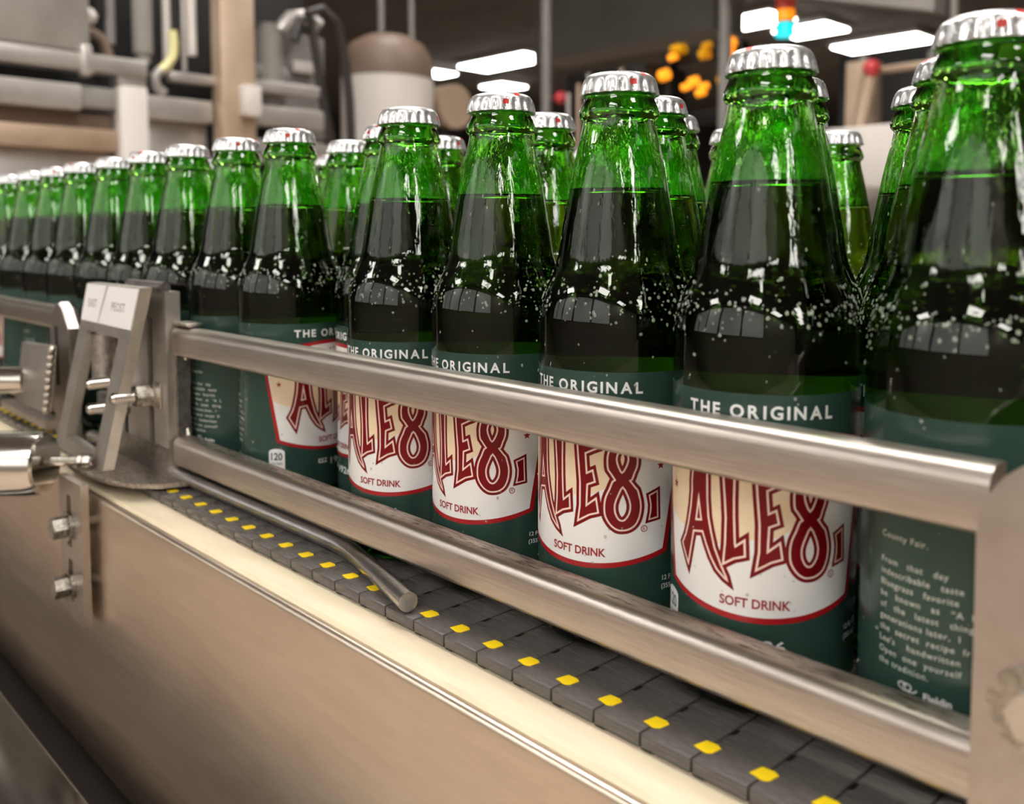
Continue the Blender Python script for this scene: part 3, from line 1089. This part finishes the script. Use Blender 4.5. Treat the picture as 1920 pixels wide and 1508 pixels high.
# rail frame left of the clamp
g2 = empty('guide_rail', (-950, 232, 0), 'steel double guide rail at the far left, beyond the clamp', 'guide rail')
OG = (950, -232, 0)
mb = MB(); add_rail(mb, 227, 237.8, 79.0, 96.0, -1500, -742)
rel(mb, OG).build('upper_rail', [M['rail'], M['rail']], g2)
mb = MB(); add_rail(mb, 226.5, 237.8, 12.0, 29.3, -1500, -742)
rel(mb, OG).build('lower_rail', [M['rail'], M['worn']], g2)
mb = MB()
lp = [(-744, 1.5), (-706, 1.5), (-706, 84), (-718, 98), (-726, 102), (-736, 100), (-744, 92)]
mb.prism(lp, 'y', 219, 226.2, .8)
lpp = rel(mb, OG).build('end_plate', M['plate'], g2)
mb = MB(); mb.box(-736, -731, 218.6, 219.1, 40, 84)
rel(mb, OG).build('plate_slot', M['dark'], lpp)
mb = MB(); mb.box(-786, -764, 230, 236, 30, 78.5)
rel(mb, OG).build('rail_upright', M['plate'], g2)
mb = MB(); mb.prism([(-870, 214), (-742, 212), (-742, 226), (-870, 226)], 'z', 5, 12, .8)
rel(mb, OG).build('rail_foot', M['plate'], g2)

# bent round rod under the lower rail
mb = MB()
pts = [(-700, 230.5, 5.4), (-520, 230.8, 5.2), (-440, 231.8, 5.0), (-385, 232.4, 4.8), (-370, 232.2, 4.8), (-360, 231.0, 4.8), (-352, 229.2, 4.8), (-340, 226.2, 4.9), (-318, 220.6, 5.0), (-291.5, 213.6, 5.2)]
mb.tube(pts, 4.1, 24)
single(mb, 'bent_rod', M['rodsteel'], 'bent round steel rod sticking out under the lower rail over the chain', 'rod', angle=50)

# ------------------------------------------------------------------ background machinery
M['mach'] = noisy('machine_steel', (176, 171, 166), (200, 195, 190), (.30, .45), .55, (1, 1, 1), 4)
M['machw'] = noisy('machine_warm', (176, 152, 130), (200, 178, 156), (.35, .5), .4, (1, 1, 1), 3)
M['machl'] = plain('machine_light', (214, 208, 202), .4)
M['machd'] = noisy('machine_dark', (20, 19, 18), (36, 33, 31), (.4, .6), .3, (1, 1, 1), 6)
M['brown'] = plain('brown_paint', (116, 96, 82), .5)
M['paleyel'] = plain('pale_yellow_pipe', (226, 220, 160), .3, 0)
M['hose'] = plain('black_hose', (44, 40, 38), .45)
M['redp'] = plain('red_knob', (196, 60, 66), .4)
M['yelp'] = plain('yellow_paint', (246, 180, 20), .3)
M['amber'] = plain('amber_glow_paint', (250, 170, 50), .3, 0, (255, 150, 30), 1.1)  # emission paints a lit look on yellow fittings that are no lamps
M['gduct'] = noisy('duct_grey', (128, 124, 120), (140, 136, 132), (.5, .7), 0, (1, 1, 1), 2)

XF = -2600


def part(nm, mat, par, boxes, o, bevel=6, prims=None):
    mb = MB()
    for b in boxes:
        mb.box(*b, bevel)
    if prims:
        prims(mb)
    return rel(mb, o).build(nm, mat, par)


e = empty('filling_machine', (XF - 250, 1000, -BELT), 'big grey steel bottling machine filling the upper left background', 'machine')
o = (-XF + 250, -1000, BELT)
part('back_housing', M['machd'], e, [(XF - 420, XF - 300, 380, 1700, -BELT, 1300)], o)
part('control_panel', M['mach'], e, [(XF - 60, XF + 20, 420, 878, 636, 1150)], o)
part('upper_bar', M['mach'], e, [(XF - 30, XF + 30, 420, 1024, 584, 630), (XF - 40, XF + 20, 945, 1023, 560, 612), (XF + 5, XF + 40, 848, 876, 570, 650)], o)
part('middle_beam', M['mach'], e, [(XF - 30, XF + 40, 420, 846, 479, 545)], o)
part('beam_bracket', M['gduct'], e, [(XF - 40, XF + 20, 848, 942, 490, 546)], o)
part('cross_beam', M['mach'], e, [(XF - 60, XF - 5, 943, 1225, 479, 544)], o)
part('front_post', M['machl'], e, [(XF - 20, XF + 40, 943, 1018, -BELT, 556)], o)
part('brown_rail', M['brown'], e, [(XF - 60, XF - 10, 420, 940, 437, 479)], o)
part('warm_rail', M['machw'], e, [(XF - 40, XF + 20, 420, 940, 378, 436)], o)
part('lower_panel', M['mach'], e, [(XF - 60, XF - 20, 420, 942, -500, 376), (XF - 90, XF - 50, 1020, 1225, -500, 478)], o)
part('tall_post', M['machw'], e, [(XF - 30, XF + 40, 1231, 1337, -BELT, 1300)], o)
part('junction_box', M['machl'], e, [(XF + 41, XF + 80, 1280, 1335, 502, 592)], o)
part('valve_cylinder', M['gduct'], e, [], o, prims=lambda mb: (mb.tube([(XF - 60, 1046, 664), (XF - 60, 1046, 1200)], 27, 24), mb.tube([(XF - 60, 1046, 640), (XF - 60, 1046, 664)], 20, 20)))
part('sight_bulb', M['machl'], e, [], o, prims=lambda mb: bmesh.ops.create_icosphere(mb.bm, subdivisions=3, radius=24, matrix=Matrix.Translation((XF - 60, 900, 745))))
part('copper_elbow', M['brown'], e, [], o, prims=lambda mb: mb.tube([(XF - 60, 870, 700), (XF - 60, 905, 705), (XF - 60, 935, 690), (XF - 60, 950, 655), (XF - 60, 952, 625)], 14, 16))
part('yellow_elbow', M['paleyel'], e, [], o, prims=lambda mb: mb.tube([(XF - 30, 1119, 735), (XF - 30, 1122, 700), (XF - 30, 1120, 665), (XF - 30, 1104, 640), (XF - 30, 1084, 620)], 13, 16))
part('steel_elbow', M['mach'], e, [], o, prims=lambda mb: mb.tube([(XF - 30, 1082, 620), (XF - 30, 1066, 600), (XF - 30, 1068, 575), (XF - 30, 1090, 555)], 14, 16))
for k, (yy, zz, rr, mt_) in enumerate(((1140, 640, 12, 'machl'), (1165, 600, 16, 'machd'), (1190, 640, 10, 'mach'), (980, 690, 13, 'gduct'), (1215, 690, 14, 'machl'), (955, 760, 9, 'machd'))):
    part('vertical_pipe', M[mt_], e, [], o, prims=lambda mb: mb.tube([(XF - 120, yy, zz), (XF - 120, yy, 1250)], rr, 16))
part('side_bar', M['mach'], e, [(XF - 40, XF, 1098, 1231, 590, 617), (XF - 60, XF, 1337, 1580, 590, 625)], o)
part('side_deck', M['mach'], e, [(XF - 80, XF - 10, 1337, 1600, 490, 552), (XF - 80, XF - 20, 1337, 1640, 380, 450)], o)
part('pump_motor', M['gduct'], e, [], o, prims=lambda mb: (mb.tube([(XF - 90, 1450, 560), (XF - 90, 1450, 790)], 44, 28), mb.tube([(XF - 90, 1450, 790), (XF - 90, 1450, 815)], 30, 24), mb.tube([(XF - 90, 1390, 660), (XF - 90, 1500, 660)], 30, 20)))
part('air_duct', M['mach'], e, [], o, prims=lambda mb: mb.tube([(XF - 110, 1500, 800), (XF - 110, 1540, 850), (XF - 110, 1600, 865), (XF - 110, 1640, 840)], 26, 18))
part('sight_window', M['machl'], e, [(XF - 160, XF - 140, 1565, 1657, 690, 728)], o)
part('side_housing', M['gduct'], e, [(XF - 260, XF - 170, 1540, 1700, 480, 820)], o)
for pts in ([(1500, 760), (1524, 830), (1562, 838), (1579, 713), (1600, 582), (1628, 450)], [(1545, 850), (1600, 875), (1655, 842), (1687, 710), (1700, 592), (1706, 440)]):
    part('black_hose', M['hose'], e, [], o, prims=lambda mb: mb.tube([(XF - 20, a, b) for a, b in pts], 15, 14))

# tank behind
e = empty('storage_tank', (-3200, 2260, -BELT), 'brown domed tank with a white lower body, behind the machine', 'tank')
o = (3200, -2260, BELT)
part('tank_body', M['machl'], e, [], o, prims=lambda mb: mb.lathe([(0, -BELT), (185, -BELT), (190, -900), (190, 795), (0, 796)], 40, (-3200, 2260, 0)))
part('tank_dome', M['brown'], e, [], o, prims=lambda mb: mb.lathe([(192, 797), (192, 840), (182, 890), (150, 940), (90, 972), (0, 984)], 40, (-3200, 2260, 0)))
e = empty('round_duct', (-3200, 2555, -BELT), 'beige round duct end beside the white tank body', 'duct')
o = (3200, -2555, BELT)
part('duct_stand', M['machd'], e, [(-3250, -3150, 2500, 2600, -BELT, 610)], o)
part('duct_drum', M['machw'], e, [], o, prims=lambda mb: mb.tube([(-3300, 2560, 712), (-3120, 2560, 712)], 95, 32))
# hanging rods
for (x, y, z0_, r_, lab) in ((-3200, 2232, 990, 13, 'thin hanger rod above the tank, left one of the pair'), (-3200, 2386, 960, 12, 'thin hanger rod above the tank, right one of the pair'), (-3515, 3500, 700, 26, 'tall grey hanger pipe right of the long bright ceiling light'),
                          (-2395, 3500, 380, 28, 'vertical grey pipe left of the signal tower, behind a tall bottle'), (-1407, 3500, 900, 15, 'thin grey rod above the nearest bottle cap')):
    mb = MB(); mb.tube([(x, y, z0_), (x, y, H - 1)], r_, 16)
    single(mb, 'hanger_rod', M['gduct'], lab, 'rod', 'hanger rods')

# dark equipment with amber fittings in the middle distance
e = empty('pipe_rack', (-3050, 3600, -BELT), 'dark pipe rack with amber fittings given a painted glow in the middle background', 'pipe rack')
o = (3050, -3600, BELT)
part('rack_cabinet', M['machd'], e, [(-3420, -2900, 3560, 3900, -BELT, 1000)], o)
part('rack_frame', M['machd'], e, [(-2900, -2440, 3700, 3760, 700, 760), (-2900, -2440, 3700, 3760, 1000, 1040), (-2890, -2850, 3690, 3770, -BELT, 1060), (-2490, -2440, 3690, 3770, -BELT, 1060)], o)
rk = random.Random(5)
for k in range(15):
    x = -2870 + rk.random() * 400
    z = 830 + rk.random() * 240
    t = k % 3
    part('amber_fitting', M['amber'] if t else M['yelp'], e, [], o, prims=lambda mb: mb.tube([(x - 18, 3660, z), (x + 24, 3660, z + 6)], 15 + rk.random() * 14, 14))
for k in range(7):
    x = -3380 + k * 72
    part('rack_pipe', M['machw'] if k % 2 else M['mach'], e, [], o, prims=lambda mb: mb.tube([(x, 3530, 380), (x, 3530, 900 + 40 * (k % 3))], 12, 12))
part('red_light', M['redp'], e, [], o, prims=lambda mb: bmesh.ops.create_icosphere(mb.bm, subdivisions=2, radius=36, matrix=Matrix.Translation((-3430, 3520, 880))))

# signal tower
e = empty('signal_tower', (-2100, 3500, 980), 'signal tower lamp of red, orange and cyan segments hanging from above', 'signal light')
o = (2100, -3500, -980)
for nm, col, z0_, z1_, s in (('cyan_lens', (20, 214, 226), 991, 1042, 1.0), ('orange_lens', (240, 140, 20), 1052, 1097, .9), ('red_lens', (176, 60, 50), 1099, 1215, .25)):
    M[nm] = plain(nm, col, .3, 0, col, s)
    part(nm, M[nm], e, [], o, prims=lambda mb: mb.tube([(-2100, 3500, z0_), (-2100, 3500, z1_)], 40, 28))
part('collar', M['machd'], e, [], o, prims=lambda mb: (mb.tube([(-2100, 3500, 1042), (-2100, 3500, 1052)], 34, 24), mb.tube([(-2100, 3500, 1215), (-2100, 3500, H - 2)], 18, 16)))

# right-hand background: posts, arm with red knob, pale bench
e = empty('gantry_frame', (-1750, 3500, -BELT), 'beige gantry frame with a red knob, right background', 'machine frame')
o = (1750, -3500, BELT)
part('gantry_post', M['machw'], e, [(-1815, -1700, 3480, 3560, -BELT, 842)], o)
part('gantry_arm', M['machw'], e, [(-1700, -1420, 3490, 3530, 784, 812)], o)
part('slanted_brace', M['machw'], e, [], o, prims=lambda mb: mb.tube([(-1700, 3470, 800), (-1745, 3470, 560), (-1770, 3470, 380)], 34, 12))
part('red_knob', M['redp'], e, [], o, prims=lambda mb: bmesh.ops.create_icosphere(mb.bm, subdivisions=3, radius=33, matrix=Matrix.Translation((-1686, 3440, 800))))
part('dark_cabinet', M['machd'], e, [(-1960, -1380, 3700, 3900, -BELT, 915)], o)
part('cabinet_rib', M['gduct'], e, [(-1850, -1822, 3660, 3695, -BELT, 905), (-1570, -1540, 3660, 3695, -BELT, 880)], o)
mb = MB(); mb.box(-2000, -1250, 3250, 3430, 330, 560, 10)
single(mb, 'bench', M['machl'], 'pale bench or hood behind the lone small bottle at the right', 'bench')
mb = MB(); mb.box(-5200, -1500, 2850, 3200, -BELT, 330, 10)
single(mb, 'conveyor_housing', M['mach'], 'long pale machine housing low behind the bottle caps', 'machine housing')
mb = MB(); mb.hexa([(-2350, 3380, 1215), (-1430, 3380, 960), (-1430, 3380, 1030), (-2350, 3380, 1285), (-2350, 3480, 1215), (-1430, 3480, 960), (-1430, 3480, 1030), (-2350, 3480, 1285)])
single(mb, 'ceiling_beam', M['gduct'], 'slanting grey beam under the ceiling, right of the signal tower', 'beam')
mb = MB(); mb.box(-6190, -4210, 6000, 6400, 1750, H - 1)
bk = mb.build('trim_1', M['gduct'], None, world=True); bk['kind'] = 'structure'
